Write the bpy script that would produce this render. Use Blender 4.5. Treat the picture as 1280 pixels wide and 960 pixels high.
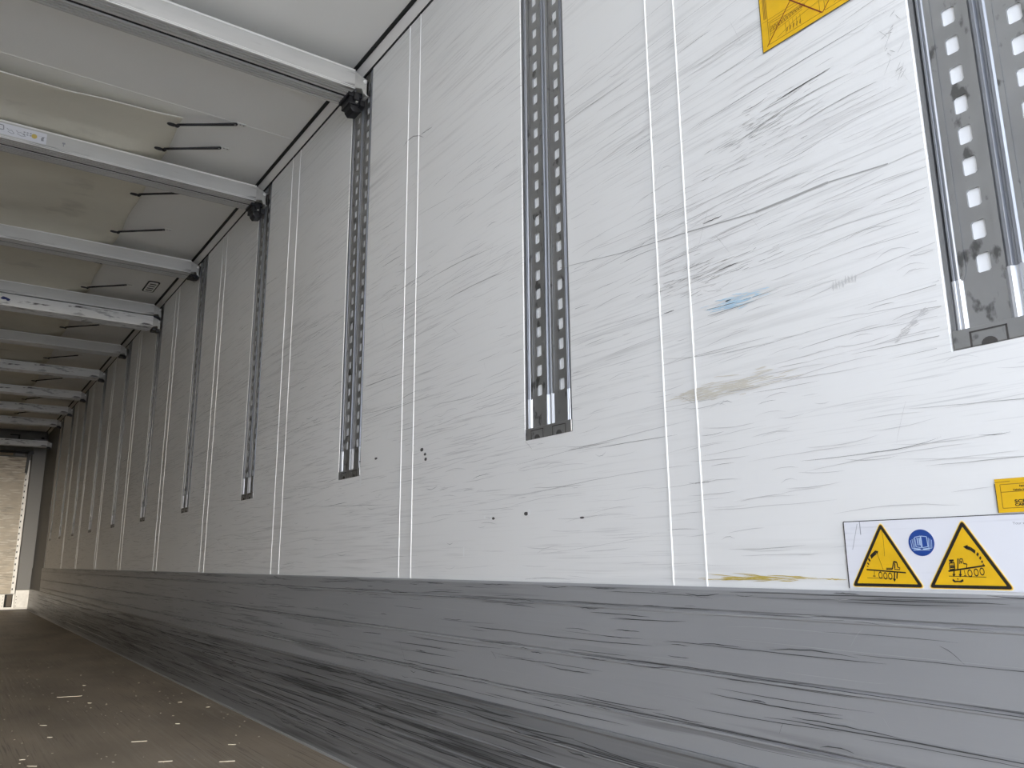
import bpy, bmesh, math, random
from mathutils import Matrix, Vector
scene = bpy.context.scene
for o in list(bpy.data.objects): bpy.data.objects.remove(o)

# ------------------------------------------------------------------ camera, world, light, exposure
cam_d = bpy.data.cameras.new('camera'); cam = bpy.data.objects.new('camera', cam_d)
scene.collection.objects.link(cam); scene.camera = cam
cam_d.sensor_width = 36.0; cam_d.lens = 36.0 * 995.53 / 1280.0; cam_d.clip_start = 0.02; cam_d.clip_end = 300
r_, u_, f_ = (0.81615777, -0.57777003, -0.00826328), (-0.11823378, -0.18098083, 0.97635379), (0.56560345, 0.79588173, 0.21602084)
CAMZ = 0.648
cam.matrix_world = Matrix(((r_[0], u_[0], -f_[0], 0), (r_[1], u_[1], -f_[1], 0), (r_[2], u_[2], -f_[2], CAMZ), (0, 0, 0, 1)))

world = bpy.data.worlds.new('overcast_sky'); scene.world = world; world.use_nodes = True
wn = world.node_tree.nodes; wl = world.node_tree.links
bg = wn['Background']; bg.inputs['Strength'].default_value = 1.0
tc = wn.new('ShaderNodeTexCoord'); sx = wn.new('ShaderNodeSeparateXYZ'); cr = wn.new('ShaderNodeValToRGB')
wl.new(tc.outputs['Generated'], sx.inputs[0]); wl.new(sx.outputs['Z'], cr.inputs[0]); wl.new(cr.outputs[0], bg.inputs['Color'])
cr.color_ramp.elements[0].position = 0.0; cr.color_ramp.elements[0].color = (0.84, 0.91, 1.06, 1)
cr.color_ramp.elements[1].position = 0.7; cr.color_ramp.elements[1].color = (0.78, 0.88, 1.08, 1)

scene.view_settings.view_transform = 'Standard'; scene.view_settings.look = 'None'
scene.view_settings.gamma = 1.0; scene.view_settings.use_curve_mapping = False
scene.view_settings.exposure = 2.20
scene.cycles.max_bounces = 16; scene.cycles.diffuse_bounces = 12; scene.cycles.glossy_bounces = 6
scene.cycles.sample_clamp_indirect = 8.0

sun_d = bpy.data.lights.new('low_hazy_sun', 'SUN'); sun = bpy.data.objects.new('low_hazy_sun', sun_d); scene.collection.objects.link(sun)
sun_d.energy = 0.40; sun_d.angle = math.radians(9); sun_d.color = (1.0, 0.90, 0.76)
sun.location = (-3, -20, 4); sun.rotation_euler = Vector((math.sin(math.radians(3.5)), 1, -math.tan(math.radians(4.5)))).to_track_quat('-Z', 'Y').to_euler()

# ------------------------------------------------------------------ constants (metres, floor at 0)
WX = 1.2; LX = -1.24; CZ = 2.624; FY = 13.95; RY = -0.95
KT = 0.596                      # kick plate top
RB = 0.946                      # rail bottom
TZ = 2.583                      # foot of the ceiling cove
random.seed(7)

# ------------------------------------------------------------------ materials
def mat(name, col, rough=0.5, metal=0.0, noise=None, bump=None, spec=0.5, streak=None, streak2=None, coat=0.0):
    """noise=(scale xyz, amount, detail); streak=(scale, lo, hi, colour, cluster_scale): dirt/wear mixed in by anisotropic noise"""
    m = bpy.data.materials.new(name); m.use_nodes = True
    N, L = m.node_tree.nodes, m.node_tree.links; b = N['Principled BSDF']
    b.inputs['Roughness'].default_value = rough; b.inputs['Metallic'].default_value = metal
    b.inputs['Specular IOR Level'].default_value = spec
    b.inputs['Base Color'].default_value = (*col, 1)
    co = N.new('ShaderNodeTexCoord').outputs['Object']
    def nz(scale, detail=4, sc=1.0, off=(0, 0, 0)):
        mp = N.new('ShaderNodeMapping'); mp.inputs['Scale'].default_value = scale; mp.inputs['Location'].default_value = off; L.new(co, mp.inputs[0])
        n = N.new('ShaderNodeTexNoise'); n.inputs['Scale'].default_value = sc; n.inputs['Detail'].default_value = detail
        L.new(mp.outputs[0], n.inputs['Vector']); return n.outputs['Fac']
    def mr(v, a, b_, c=0.0, d=1.0):
        n = N.new('ShaderNodeMapRange'); L.new(v, n.inputs[0])
        for i, q in enumerate((a, b_, c, d)): n.inputs[i + 1].default_value = q
        return n.outputs[0]
    def mul(a, b_):
        n = N.new('ShaderNodeMath'); n.operation = 'MULTIPLY'; L.new(a, n.inputs[0])
        if isinstance(b_, float): n.inputs[1].default_value = b_
        else: L.new(b_, n.inputs[1])
        return n.outputs[0]
    cur = None
    if noise:
        v = mr(nz(noise[0], noise[2]), 0.3, 0.7, 1 - noise[1], 1 + noise[1])
        n = N.new('ShaderNodeVectorMath'); n.operation = 'SCALE'; n.inputs[0].default_value = col; L.new(v, n.inputs['Scale']); cur = n.outputs[0]
    for k, st in enumerate([s for s in (streak, streak2) if s]):
        f = mr(nz(st[0], 5, off=(3.1 * k, 1.7, 5.3)), st[1], st[2])
        if st[4]: f = mul(f, mr(nz(st[4], 3, off=(9, k, 2)), 0.42, 0.62))
        f = mul(f, float(st[5]))
        x = N.new('ShaderNodeMix'); x.data_type = 'RGBA'; L.new(f, x.inputs[0])
        if cur: L.new(cur, x.inputs[6])
        else: x.inputs[6].default_value = (*col, 1)
        x.inputs[7].default_value = (*st[3], 1); cur = x.outputs[2]
    if cur: L.new(cur, b.inputs['Base Color'])
    if bump:
        h = None
        for sc_, amt in bump:
            v = mul(nz(sc_, 4), float(amt))
            if h is None: h = v
            else:
                a = N.new('ShaderNodeMath'); a.operation = 'ADD'; L.new(h, a.inputs[0]); L.new(v, a.inputs[1]); h = a.outputs[0]
        bp = N.new('ShaderNodeBump'); bp.inputs['Distance'].default_value = 1.0; bp.inputs['Strength'].default_value = 1.0
        L.new(h, bp.inputs['Height']); L.new(bp.outputs[0], b.inputs['Normal'])
    if coat: b.inputs['Coat Weight'].default_value = coat
    return m

M = {}
M['wall'] = mat('white_wall_panel', (0.83, 0.82, 0.79), 0.38, noise=((.6, .5, .9), .05, 3), spec=0.45,
    streak=((1, 2.2, 75), .52, .70, (0.36, 0.35, 0.33), (1, .8, 2.2), .30),
    streak2=((1, 5, 260), .57, .68, (0.26, 0.25, 0.24), (1, 1.3, 3.5), .34),
    bump=[((1, 1.2, 2.0), .0012), ((2, 6, 160), .00016)])
M['bead'] = mat('white_sealant', (0.86, 0.86, 0.84), 0.7, spec=.2)
M['edge'] = mat('white_panel_edge', (0.85, 0.85, 0.84), 0.4)
M['ceil'] = mat('ceiling_panel', (0.86, 0.85, 0.81), 0.55, noise=((1.5, 1.2, 1), .03, 4), bump=[((14, 14, 14), .0004)])
M['cove'] = mat('cove_profile', (0.84, 0.81, 0.77), 0.4)
M['rubber'] = mat('black_rubber', (0.012, 0.012, 0.012), 0.7)
M['kick'] = mat('grey_kick_metal', (0.38, 0.382, 0.385), 0.42, metal=0.30, spec=.5, noise=((1, .8, 1.5), .10, 3),
    streak=((1, 1.3, 60), .55, .68, (0.06, 0.06, 0.06), (1, .7, 4.0), .5),
    streak2=((1, 3, 180), .58, .68, (0.36, 0.36, 0.36), (1, .9, 3.0), .35),
    bump=[((1, 2, 70), .0003), ((1, 1, 3), .0015)])
M['kick_low'] = mat('worn_kick_metal', (0.28, 0.28, 0.282), 0.38, metal=0.35, noise=((1, .8, 4), .15, 3),
    streak=((1, .9, 42), .52, .64, (0.05, 0.05, 0.05), None, .6),
    streak2=((1, 2.2, 130), .56, .66, (0.33, 0.33, 0.33), None, .45),
    bump=[((1, 1.2, 46), .0009)])
M['floor'] = mat('brown_coated_plywood', (0.30, 0.245, 0.18), 0.5, noise=((3, 1.5, 1), .25, 5),
    streak=((90, 2.0, 1), .50, .66, (0.42, 0.37, 0.30), (2, 1.0, 1), .5),
    streak2=((160, 3, 1), .56, .66, (0.10, 0.08, 0.06), (2.5, 1.3, 1), .6),
    bump=[((240, 3, 1), .0005), ((60, 60, 60), .0004)])
M['rail'] = mat('dull_rail_metal', (0.40, 0.40, 0.395), 0.40, metal=0.88, noise=((8, 12, 9), .10, 5),
    streak=((30, 40, 24), .60, .68, (0.07, 0.07, 0.065), None, .7), bump=[((30, 30, 30), .0006)])
M['rib'] = mat('bare_aluminium', (0.66, 0.67, 0.69), 0.40, metal=0.7, noise=((30, 60, 3), .10, 3), bump=[((100, 200, 3), .0002)])
M['rib_dull'] = mat('dull_aluminium', (0.30, 0.31, 0.33), 0.46, metal=0.7, noise=((30, 60, 3), .10, 3))
M['lip'] = mat('dark_rail_lip', (0.26, 0.26, 0.26), 0.5, metal=0.5)
M['foam'] = mat('white_slot_backing', (0.88, 0.88, 0.87), 0.6)
M['beam'] = mat('worn_beam_aluminium', (0.60, 0.59, 0.56), 0.40, metal=0.35, noise=((3, 6, 14), .08, 5),
    streak=((5, 30, 40), .60, .68, (0.16, 0.15, 0.14), (3, 3, 9), .75), bump=[((5, 20, 60), .0005)])
M['beam_dirty'] = mat('scuffed_white_beam', (0.74, 0.73, 0.70), 0.42, metal=0.2, noise=((3, 6, 14), .08, 5),
    streak=((9, 30, 40), .56, .62, (0.07, 0.06, 0.06), (5, 3, 20), .9), bump=[((5, 20, 60), .0005)])
M['beam_edge'] = mat('bright_beam_edge', (0.85, 0.84, 0.81), 0.35, metal=0.3)
M['bracket'] = mat('cast_end_fitting', (0.50, 0.49, 0.46), 0.42, metal=0.4, noise=((20, 20, 20), .12, 4))
M['plastic'] = mat('black_plastic', (0.012, 0.012, 0.014), 0.42)
M['tarp'] = mat('pale_tarpaulin', (0.76, 0.725, 0.61), 0.55, noise=((2, 3, 2), .06, 5),
    streak=((3, 5, 1), .60, .75, (0.30, 0.27, 0.21), None, .5), bump=[((5, 4, 1), .006), ((1.2, 9, 1), .004)])
M['hem'] = mat('tarpaulin_hem', (0.80, 0.78, 0.70), 0.5)
M['hook'] = mat('white_plastic_hook', (0.7, 0.7, 0.66), 0.45)
M['yellow'] = mat('yellow_film', (0.80, 0.47, 0.005), 0.35, noise=((20, 20, 30), .07, 3), streak=((1, 6, 120), .60, .68, (0.30, 0.18, 0.01), (1, 4, 10), .5))
M['cream'] = mat('cream_border', (0.92, 0.82, 0.58), 0.4)
M['ink'] = mat('black_ink', (0.012, 0.010, 0.008), 0.4)
M['brown_ink'] = mat('brown_ink', (0.25, 0.12, 0.01), 0.5)
M['red_ink'] = mat('dark_red_ink', (0.20, 0.02, 0.005), 0.5)
M['blue'] = mat('blue_film', (0.010, 0.055, 0.27), 0.35)
M['white_ink'] = mat('pale_blue_ink', (0.45, 0.58, 0.78), 0.4)
M['white_film'] = mat('white_film', (0.77, 0.77, 0.80), 0.3, streak=((1, 8, 200), .58, .68, (0.4, 0.4, 0.42), (1, 3, 6), .5))
M['grey_ink'] = mat('grey_ink', (0.33, 0.33, 0.35), 0.5)
M['dirt'] = mat('dark_edge_dirt', (0.06, 0.055, 0.05), 0.8)  # dark tone for cap outlines and sticker edges
M['scr1'] = mat('scratch_faint', (0.62, 0.61, 0.59), 0.6)
M['scr2'] = mat('scratch_mid', (0.40, 0.39, 0.37), 0.6)
M['scr3'] = mat('scratch_dark', (0.07, 0.065, 0.06), 0.6)
M['scrW'] = mat('scratch_bright', (0.42, 0.42, 0.41), 0.35)
M['scrK'] = mat('gouge_black', (0.07, 0.07, 0.07), 0.5)
M['scrB'] = mat('blue_scuff', (0.50, 0.68, 0.80), 0.6)
M['scrT'] = mat('tan_scuff', (0.68, 0.64, 0.55), 0.6)
M['scrY'] = mat('yellow_scuff', (0.55, 0.42, 0.10), 0.6)
M['front'] = mat('worn_bulkhead_board', (0.60, 0.52, 0.40), 0.42, noise=((4, 1, 8), .16, 5),
    streak=((5, 1, 42), .50, .60, (0.20, 0.15, 0.10), (2, 1, 3), .75),
    streak2=((7, 1, 60), .55, .62, (0.88, 0.84, 0.74), None, .6), bump=[((6, 1, 50), .001)])
M['pillar'] = mat('grey_pillar', (0.25, 0.25, 0.245), 0.5)
M['header'] = mat('dark_header', (0.14, 0.135, 0.125), 0.5, noise=((6, 1, 6), .2, 4))
M['corner'] = mat('grey_corner_sheet', (0.12, 0.12, 0.115), 0.5)
M['galv'] = mat('pale_base_plate', (0.60, 0.59, 0.56), 0.4, metal=.2, noise=((20, 20, 20), .1, 4))
M['vent'] = mat('brown_vent_mesh', (0.16, 0.13, 0.10), 0.6)
M['straw'] = mat('pale_wood_splinter', (0.72, 0.66, 0.52), 0.7)
M['ground'] = mat('concrete_yard', (0.62, 0.61, 0.585), 0.85, noise=((.6, .6, 1), .12, 5))

# ------------------------------------------------------------------ mesh helpers
col = scene.collection
class MB:
    def __init__(s): s.v = []; s.f = []; s.m = []
    def add(s, vs, fs, m=0):
        b = len(s.v); s.v += [tuple(v) for v in vs]; s.f += [tuple(b + i for i in f) for f in fs]; s.m += [m] * len(fs); return s
    def box(s, x0, x1, y0, y1, z0, z1, m=0):
        x0, x1 = sorted((x0, x1)); y0, y1 = sorted((y0, y1)); z0, z1 = sorted((z0, z1))
        v = [(x, y, z) for z in (z0, z1) for y in (y0, y1) for x in (x0, x1)]
        return s.add(v, [(0, 2, 3, 1), (4, 5, 7, 6), (0, 1, 5, 4), (2, 6, 7, 3), (0, 4, 6, 2), (1, 3, 7, 5)], m)
    def prism(s, poly, axis, a, b, m=0):
        """poly: 2-D outline; axis 0: (y,z) along x; 1: (x,z) along y; 2: (x,y) along z"""
        def P(p, t): return (t, p[0], p[1]) if axis == 0 else (p[0], t, p[1]) if axis == 1 else (p[0], p[1], t)
        n = len(poly); v = [P(p, a) for p in poly] + [P(p, b) for p in poly]
        f = [(i, (i + 1) % n, n + (i + 1) % n, n + i) for i in range(n)] + [tuple(range(n))[::-1], tuple(range(n, 2 * n))]
        return s.add(v, f, m)
    def tube(s, pts, r, n=8, m=0, closed=False):
        pts = [Vector(p) for p in pts]; k = len(pts); rings = []
        for i, p in enumerate(pts):
            a = pts[(i - 1) % k] if closed or i > 0 else p; b = pts[(i + 1) % k] if closed or i < k - 1 else p
            d = (b - a).normalized(); up = Vector((0, 0, 1)) if abs(d.z) < .9 else Vector((1, 0, 0))
            e1 = d.cross(up).normalized(); e2 = d.cross(e1)
            rr = r[i] if isinstance(r, (list, tuple)) else r
            rings.append([p + e1 * rr * math.cos(t * 2 * math.pi / n) + e2 * rr * math.sin(t * 2 * math.pi / n) for t in range(n)])
        v = [q for g in rings for q in g]; f = []
        for i in range(k if closed else k - 1):
            j = (i + 1) % k
            for t in range(n): f.append((i * n + t, i * n + (t + 1) % n, j * n + (t + 1) % n, j * n + t))
        if not closed: f += [tuple(range(n))[::-1], tuple(range((k - 1) * n, k * n))]
        return s.add(v, f, m)
    def cyl(s, c, axis, r, h, n=20, m=0):
        poly = [(r * math.cos(t * 2 * math.pi / n), r * math.sin(t * 2 * math.pi / n)) for t in range(n)]
        if axis == 0: return s.prism([(c[1] + p[0], c[2] + p[1]) for p in poly], 0, c[0], c[0] + h, m)
        if axis == 1: return s.prism([(c[0] + p[0], c[2] + p[1]) for p in poly], 1, c[1], c[1] + h, m)
        return s.prism([(c[0] + p[0], c[1] + p[1]) for p in poly], 2, c[2], c[2] + h, m)
    def build(s, name, mats, parent=None, bevel=0, smooth=False, loc=None):
        if not isinstance(mats, (list, tuple)): mats = [mats]
        me = bpy.data.meshes.new(name)
        v = s.v if loc is None else [(a - loc[0], b - loc[1], c - loc[2]) for a, b, c in s.v]
        me.from_pydata(v, [], s.f)
        for m in mats: me.materials.append(m)
        for p, i in zip(me.polygons, s.m): p.material_index = i; p.use_smooth = smooth
        bm = bmesh.new(); bm.from_mesh(me); bmesh.ops.recalc_face_normals(bm, faces=bm.faces)
        bm.to_mesh(me); bm.free()
        o = bpy.data.objects.new(name, me); col.objects.link(o)
        if loc is not None: o.location = loc
        if parent: o.parent = parent
        if bevel:
            b = o.modifiers.new('bevel', 'BEVEL'); b.width = bevel; b.segments = 2; b.limit_method = 'ANGLE'
        return o
def tag(o, label=None, cat=None, group=None, kind=None):
    if label: o['label'] = label
    if cat: o['category'] = cat
    if group: o['group'] = group
    if kind: o['kind'] = kind
    return o
def empty(name, loc, label, cat, group=None):
    o = bpy.data.objects.new(name, None); col.objects.link(o); o.location = loc; o.empty_display_size = .05
    return tag(o, label, cat, group)
def copy_tree(o, parent=None):
    c = o.copy(); col.objects.link(c)
    if parent: c.parent = parent
    for ch in o.children: copy_tree(ch, c)
    return c
def struct(mb, name, mats, label=None, **k):
    return tag(mb.build(name, mats, **k), label, kind='structure')

# ------------------------------------------------------------------ measured positions along the right wall
RAILW = 0.186
RAILS = [0.5545, 1.631, 2.817, 4.01, 5.213, 6.44, 7.66, 8.909, 10.13, 11.25, 12.25]      # far edge of each rail
GAPS = [(y - RAILW, y) for y in RAILS]
SEAMS = [(1.056, 1.142), (2.236, 2.316), (3.415, 3.516), (4.60, 4.69), (5.76, 5.86), (7.04, 7.14), (8.25, 8.34), (9.5, 9.58), (10.68, 10.75)]

# ------------------------------------------------------------------ shell
mb = MB()
edges = [RY] + [e for g in GAPS for e in g] + [FY]
ch = .003
for i in range(0, len(edges), 2):
    a, b = edges[i], edges[i + 1]
    ca = 0 if i == 0 else ch; cb = 0 if i == len(edges) - 2 else ch
    mb.prism([(WX + ch, a), (WX, a + ca), (WX, b - cb), (WX + ch, b), (WX + .0092, b), (WX + .0092, a)], 2, RB, CZ)
mb.box(WX, WX + .0345, RY, FY, 0, RB)
mb.box(WX + .0093, WX + .0345, RY, FY, RB, CZ, 1)
wall = struct(mb, 'wall_right', [M['wall'], M['foam']], 'scratched white panelled right wall of the trailer')
struct(MB().box(LX - .05, LX, RY, FY, 0, CZ), 'wall_left', M['wall'], 'white left wall of the trailer')
struct(MB().box(LX - .05, WX + .05, RY, FY + .06, CZ, CZ + .06), 'ceiling', M['ceil'], 'grey white panelled ceiling')
struct(MB().box(LX - .05, WX + .05, RY, FY + .06, -.08, 0), 'floor', M['floor'], 'brown coated plywood floor')
struct(MB().box(-25, 25, -30, 20, -1.25, -1.15), 'ground', M['ground'], 'concrete yard outside the trailer')
mb = MB()
for a, b in SEAMS:
    for y in (a, b):
        mb.prism([(WX - .0017, y - .0014), (WX - .0017, y + .0014), (WX + .001, y + .0030), (WX + .001, y - .0030)], 2, KT + .001, TZ)
struct(mb, 'trim_1', M['bead'], 'pairs of thin white sealant lines down the wall joints')
mb = MB()      # cove between wall and ceiling, with its two black rubber seals
mb.prism([(WX + .002, TZ), (WX - .002, TZ), (WX - .010, TZ + .018), (WX - .011, TZ + .021), (WX - .020, CZ), (WX + .002, CZ)], 1, RY, FY)
mb.prism([(WX + .002, TZ - .009), (WX - .002, TZ - .009), (WX - .003, TZ), (WX + .002, TZ)], 1, RY, FY, 1)
mb.box(WX - .035, WX - .020, RY, FY, CZ - .004, CZ + .001, 1)
struct(mb, 'trim_2', [M['cove'], M['rubber']], 'pale cove profile between two black seals under the ceiling')
mb = MB().box(LX, WX - .02, 3.43, 3.445, CZ - .0008, CZ + .001)
struct(mb, 'trim_3', M['ceil'], 'thin cross joint line in the ceiling')
struct(MB().box(WX - .028, WX - .0215, .2, FY, 0, .006), 'trim_4', M['scrW'], 'thin pale edge strip where kick plate meets floor')

# far corner sheet
struct(MB().box(WX - .006, WX + .001, 12.45, FY, KT, TZ - .01), 'trim_5', M['corner'], 'dark grey corner sheet on the right wall')

# scratches of the wall, real slivers of scuffed paint
def in_gap(y, z): return z > RB - .002 and any(a - .002 < y < b + .002 for a, b in GAPS)
def sliver(mb, y, z, ln, w, ang, curve, mi, x, segs=6, chk=True):
    tot = int(max(3, min(14, segs))); L = []; x -= random.uniform(0, .00045)
    for i in range(tot + 1):
        t = i / tot; yy = y + ln * t; zz = z + ln * t * ang + curve * 4 * t * (1 - t) + random.gauss(0, w * .25)
        ww = w * (.15 + .85 * math.sin(math.pi * min(1, max(0, t))) ** .6) * random.uniform(.6, 1.2)
        L.append((yy, zz, ww / 2))
    for p, q in zip(L, L[1:]):
        if chk and (in_gap(p[0], p[1]) or in_gap(q[0], q[1])): continue
        if chk and not (KT + .004 < p[1] < TZ - .02 and KT + .004 < q[1] < TZ - .02 and p[0] < 13.8 and q[0] < 13.8): continue
        mb.add([(x, p[0], p[1] - p[2]), (x, q[0], q[1] - q[2]), (x, q[0], q[1] + q[2]), (x, p[0], p[1] + p[2])], [(0, 1, 2, 3)], mi)
mb = MB(); XS = WX - .0004
def dens(z): return math.exp(-((z - 1.35) / .42) ** 2) + .35 * math.exp(-((z - .85) / .25) ** 2) + .05
clusters = [(random.uniform(.1, 13), random.gauss(1.25, .38), random.uniform(.15, .6), random.uniform(.03, .14)) for _ in range(150)]
n = 0
while n < 5600:
    if random.random() < .62:
        c = random.choice(clusters); y = random.gauss(c[0], c[2]); z = random.gauss(c[1], c[3])
    else:
        y = random.uniform(-.05, 13.2); z = random.uniform(KT, 2.3)
        if random.random() > dens(z): continue
    if not (-.1 < y < 13.5 and KT < z < 2.5): continue
    n += 1
    ln = min(.9, .03 + random.expovariate(1 / .10)); k = random.random()
    mi = 0 if k < .70 else 1 if k < .95 else 2
    w = random.uniform(.0004, .0010) * (1.5 if mi == 0 else 1) * (1 + y * .10)
    sliver(mb, y, z, ln, w, random.gauss(-.015, .04), random.gauss(0, .004), mi, XS - .0001 * mi, segs=ln / .04 + 3)
for _ in range(130):                                      # crossing scrapes at odd angles
    y = random.uniform(.1, 9); z = random.gauss(1.3, .35)
    a = random.uniform(-3, 3); sliver(mb, y, z, random.uniform(.008, .04), random.uniform(.0006, .0014), a, .002, random.choice((0, 1, 1)), XS - .0002)
# the long curved scrape and its neighbours
pts = [(1.475, 1.366), (1.25, 1.332), (1.051, 1.312), (.881, 1.292), (.727, 1.29), (.618, 1.278)]
for (a, b), wd in zip(zip(pts, pts[1:]), (.0012, .0016, .0022, .0040, .0022)):
    mb.add([(XS - .0004, a[0], a[1] - wd / 2), (XS - .0004, b[0], b[1] - wd / 2), (XS - .0004, b[0], b[1] + wd / 2), (XS - .0004, a[0], a[1] + wd / 2)], [(0, 1, 2, 3)], 1)
for y, z, ln, w, a, c_, mi in [(2.198, 2.067, .15, .004, .25, .02, 1), (2.14, 2.08, .08, .002, .1, .0, 2), (.62, 1.43, .16, .0016, -.05, .004, 1), (.66, 1.47, .25, .002, -.08, .01, 1),
        (1.70, 1.43, .35, .0022, .02, .006, 1), (1.75, 1.52, .5, .002, .03, .01, 1), (2.3, 1.26, .5, .003, .02, 0, 1), (.96, 1.315, .05, .0018, 0, 0, 2), (.93, 1.206, .05, .0014, -.02, 0, 2),
        (1.10, 1.155, .03, .0018, 0, 0, 2), (2.1, 1.15, .55, .0016, -.02, .003, 1), (.70, 1.50, .12, .0022, -.05, 0, 2), (1.2, 1.75, .4, .0018, -.04, .01, 1), (.95, 1.60, .4, .0015, -.05, .01, 0)]:
    sliver(mb, y, z, ln, w, a, c_, mi, XS - .0005, segs=10)
for y, z, w, h in [(2.175, .987, .020, .010), (2.155, .970, .016, .009), (2.150, .955, .014, .010), (2.50, .994, .02, .007), (1.778, .757, .012, .006), (1.631, .762, .016, .008), (2.63, .997, .01, .005), (1.415, .742, .014, .004), (.96, 1.137, .012, .003)]:
    p = [(y + w * .6 * math.cos(t) * random.uniform(.7, 1.1), z + h * .6 * math.sin(t) * random.uniform(.7, 1.2)) for t in [k * math.pi / 4 for k in range(8)]]
    mb.add([(XS - .0006, *q) for q in p], [tuple(range(8))], 2)
for y, z, w, h in [(1.790, .760, .008, .012), (1.618, .766, .010, .014), (1.926, .671, .006, .03), (2.62, .93, .012, .05), (1.82, .762, .006, .01)]:
    p = [(y + w * .6 * math.cos(t) * random.uniform(.7, 1.1), z + h * .6 * math.sin(t) * random.uniform(.7, 1.2)) for t in [k * math.pi / 4 for k in range(8)]]
    mb.add([(XS - .0005, *q) for q in p], [tuple(range(8))], 6)
def smear(cy, cz, sy, sz, n, mi, wmax=.0016, ang=0.0, ln=.05):
    for _ in range(n):
        sliver(mb, random.gauss(cy, sy), random.gauss(cz, sz), random.uniform(.2, 1) * ln, random.uniform(.4, 1) * wmax, random.gauss(ang, .05), 0, mi, XS - .0003)
smear(.93, 1.130, .030, .005, 60, 3, .0018, .05); smear(.96, .968, .055, .008, 110, 4, .0024, .0, .07)
smear(.90, .613, .07, .0015, 32, 5, .0020, 0, .10); smear(.84, 1.47, .06, .03, 90, 1, .0012, -.05, .05); smear(1.0, 1.21, .08, .02, 60, 1, .0012, -.05, .05)
for k in range(46):                                        # scuff left of the nearest rail
    t = random.random(); sliver(mb, .632 - .05 * t + random.gauss(0, .002), .985 + .036 * t + random.gauss(0, .003), .010, .0014, -.3, 0, 0, XS - .0003)
for k in range(8): sliver(mb, .735 - .006 * k, 1.098 + .001 * k, .004, .012, .3, 0, 0, XS - .0003)
for k in range(20): sliver(mb, random.uniform(.56, .60), random.uniform(1.42, 1.60), random.uniform(.005, .015), .0012, random.uniform(-2, 2), 0, 1, XS - .0003)
sc_o = mb.build('scratch_marks', [M['scr1'], M['scr2'], M['scr3'], M['scrB'], M['scrT'], M['scrY'], M['bead']], wall)
tag(sc_o, 'grey and black scratches with a blue and a tan scuff', kind='stuff')

# ------------------------------------------------------------------ kick plate
kick = empty('kick_plate', (WX, 6.0, 0), 'dark grey scuffed metal kick plate running along the foot of the white wall', 'kick plate')
def kp(x, z): return (x, z)
KX = WX - .014
prof = [(WX - .0004, KT), (KX + .004, KT), (KX, KT - .005)]
for g in (.553, .445, .346):
    prof += [(KX, g + .0035), (KX + .003, g + .001), (KX + .003, g - .001), (KX - .0012, g - .003), (KX - .0012, g - .006), (KX, g - .008)]
prof += [(KX, .300), (WX - .0004, .300)]
o = MB().prism(prof, 1, RY, 12.55).build('upper_sheet', M['kick'], kick, loc=(0, 0, 0))
o.location = (-WX, -6.0, 0)
lowp = [(WX - .0004, .2995), (KX - .004, .2995), (KX - .006, .293), (KX - .003, .288)]
for g in (.245, .20, .15, .105, .065):
    lowp += [(KX - .004, g + .004), (KX - .007, g + .001), (KX - .004, g - .003)]
lowp += [(KX - .005, .030), (WX - .022, 0.004), (WX - .022, 0), (WX - .0004, 0)]
o = MB().prism(lowp, 1, RY, 12.55).build('lower_profile', M['kick_low'], kick); o.location = (-WX, -6.0, 0)
mb = MB()
XK = KX - .0016
for _ in range(1300):
    k = random.random()
    z = random.choice((.553, .445, .346)) + random.gauss(0, .004) if k < .30 else random.uniform(.575, .592) if k < .48 else random.uniform(.31, .59)
    y = random.uniform(.1, 12.2); ln = random.expovariate(1 / .16) + .03
    if y + ln > 12.5: continue
    mi = 0 if random.random() < .66 else 1
    sliver(mb, y, z, ln, random.uniform(.0005, .0016) * (1.2 if mi == 0 else .6), random.gauss(0, .010), random.gauss(0, .002), mi, XK - .0001 * mi, segs=8, chk=False)
for _ in range(60): sliver(mb, random.uniform(.3, 8), random.uniform(.33, .57), random.uniform(.01, .05), .001, random.uniform(-2, 2), .003, random.choice((0, 1)), XK, chk=False)
for _ in range(900):
    z = random.uniform(.035, .285); y = random.uniform(.3, 12.2); ln = random.expovariate(1 / .3) + .05
    if y + ln > 12.5: continue
    mi = 0 if random.random() < .7 else 1
    sliver(mb, y, z, ln, random.uniform(.001, .0034) * (1.2 if mi == 0 else .5), random.gauss(0, .01), random.gauss(0, .003), mi, KX - .0074, segs=8, chk=False)
o = mb.build('gouge_marks', [M['scrK'], M['scrW']], kick); o.location = (-WX, -6.0, 0); tag(o, 'black and pale lengthwise gouges', kind='stuff')
cp = empty('corner_plate', (WX, 13.2, 0), 'plain grey plate closing the kick plate at the far corner pillar', 'plate')
o = MB().box(KX - .001, WX - .006, 12.55, 13.93, .30, KT).build('upper_plate', M['corner'], cp); o.location = (-WX, -13.2, 0)
o = MB().box(KX - .004, WX - .007, 12.55, 13.93, 0.001, .298).build('lower_plate', M['kick_low'], cp, bevel=.002); o.location = (-WX, -13.2, 0)

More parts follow.
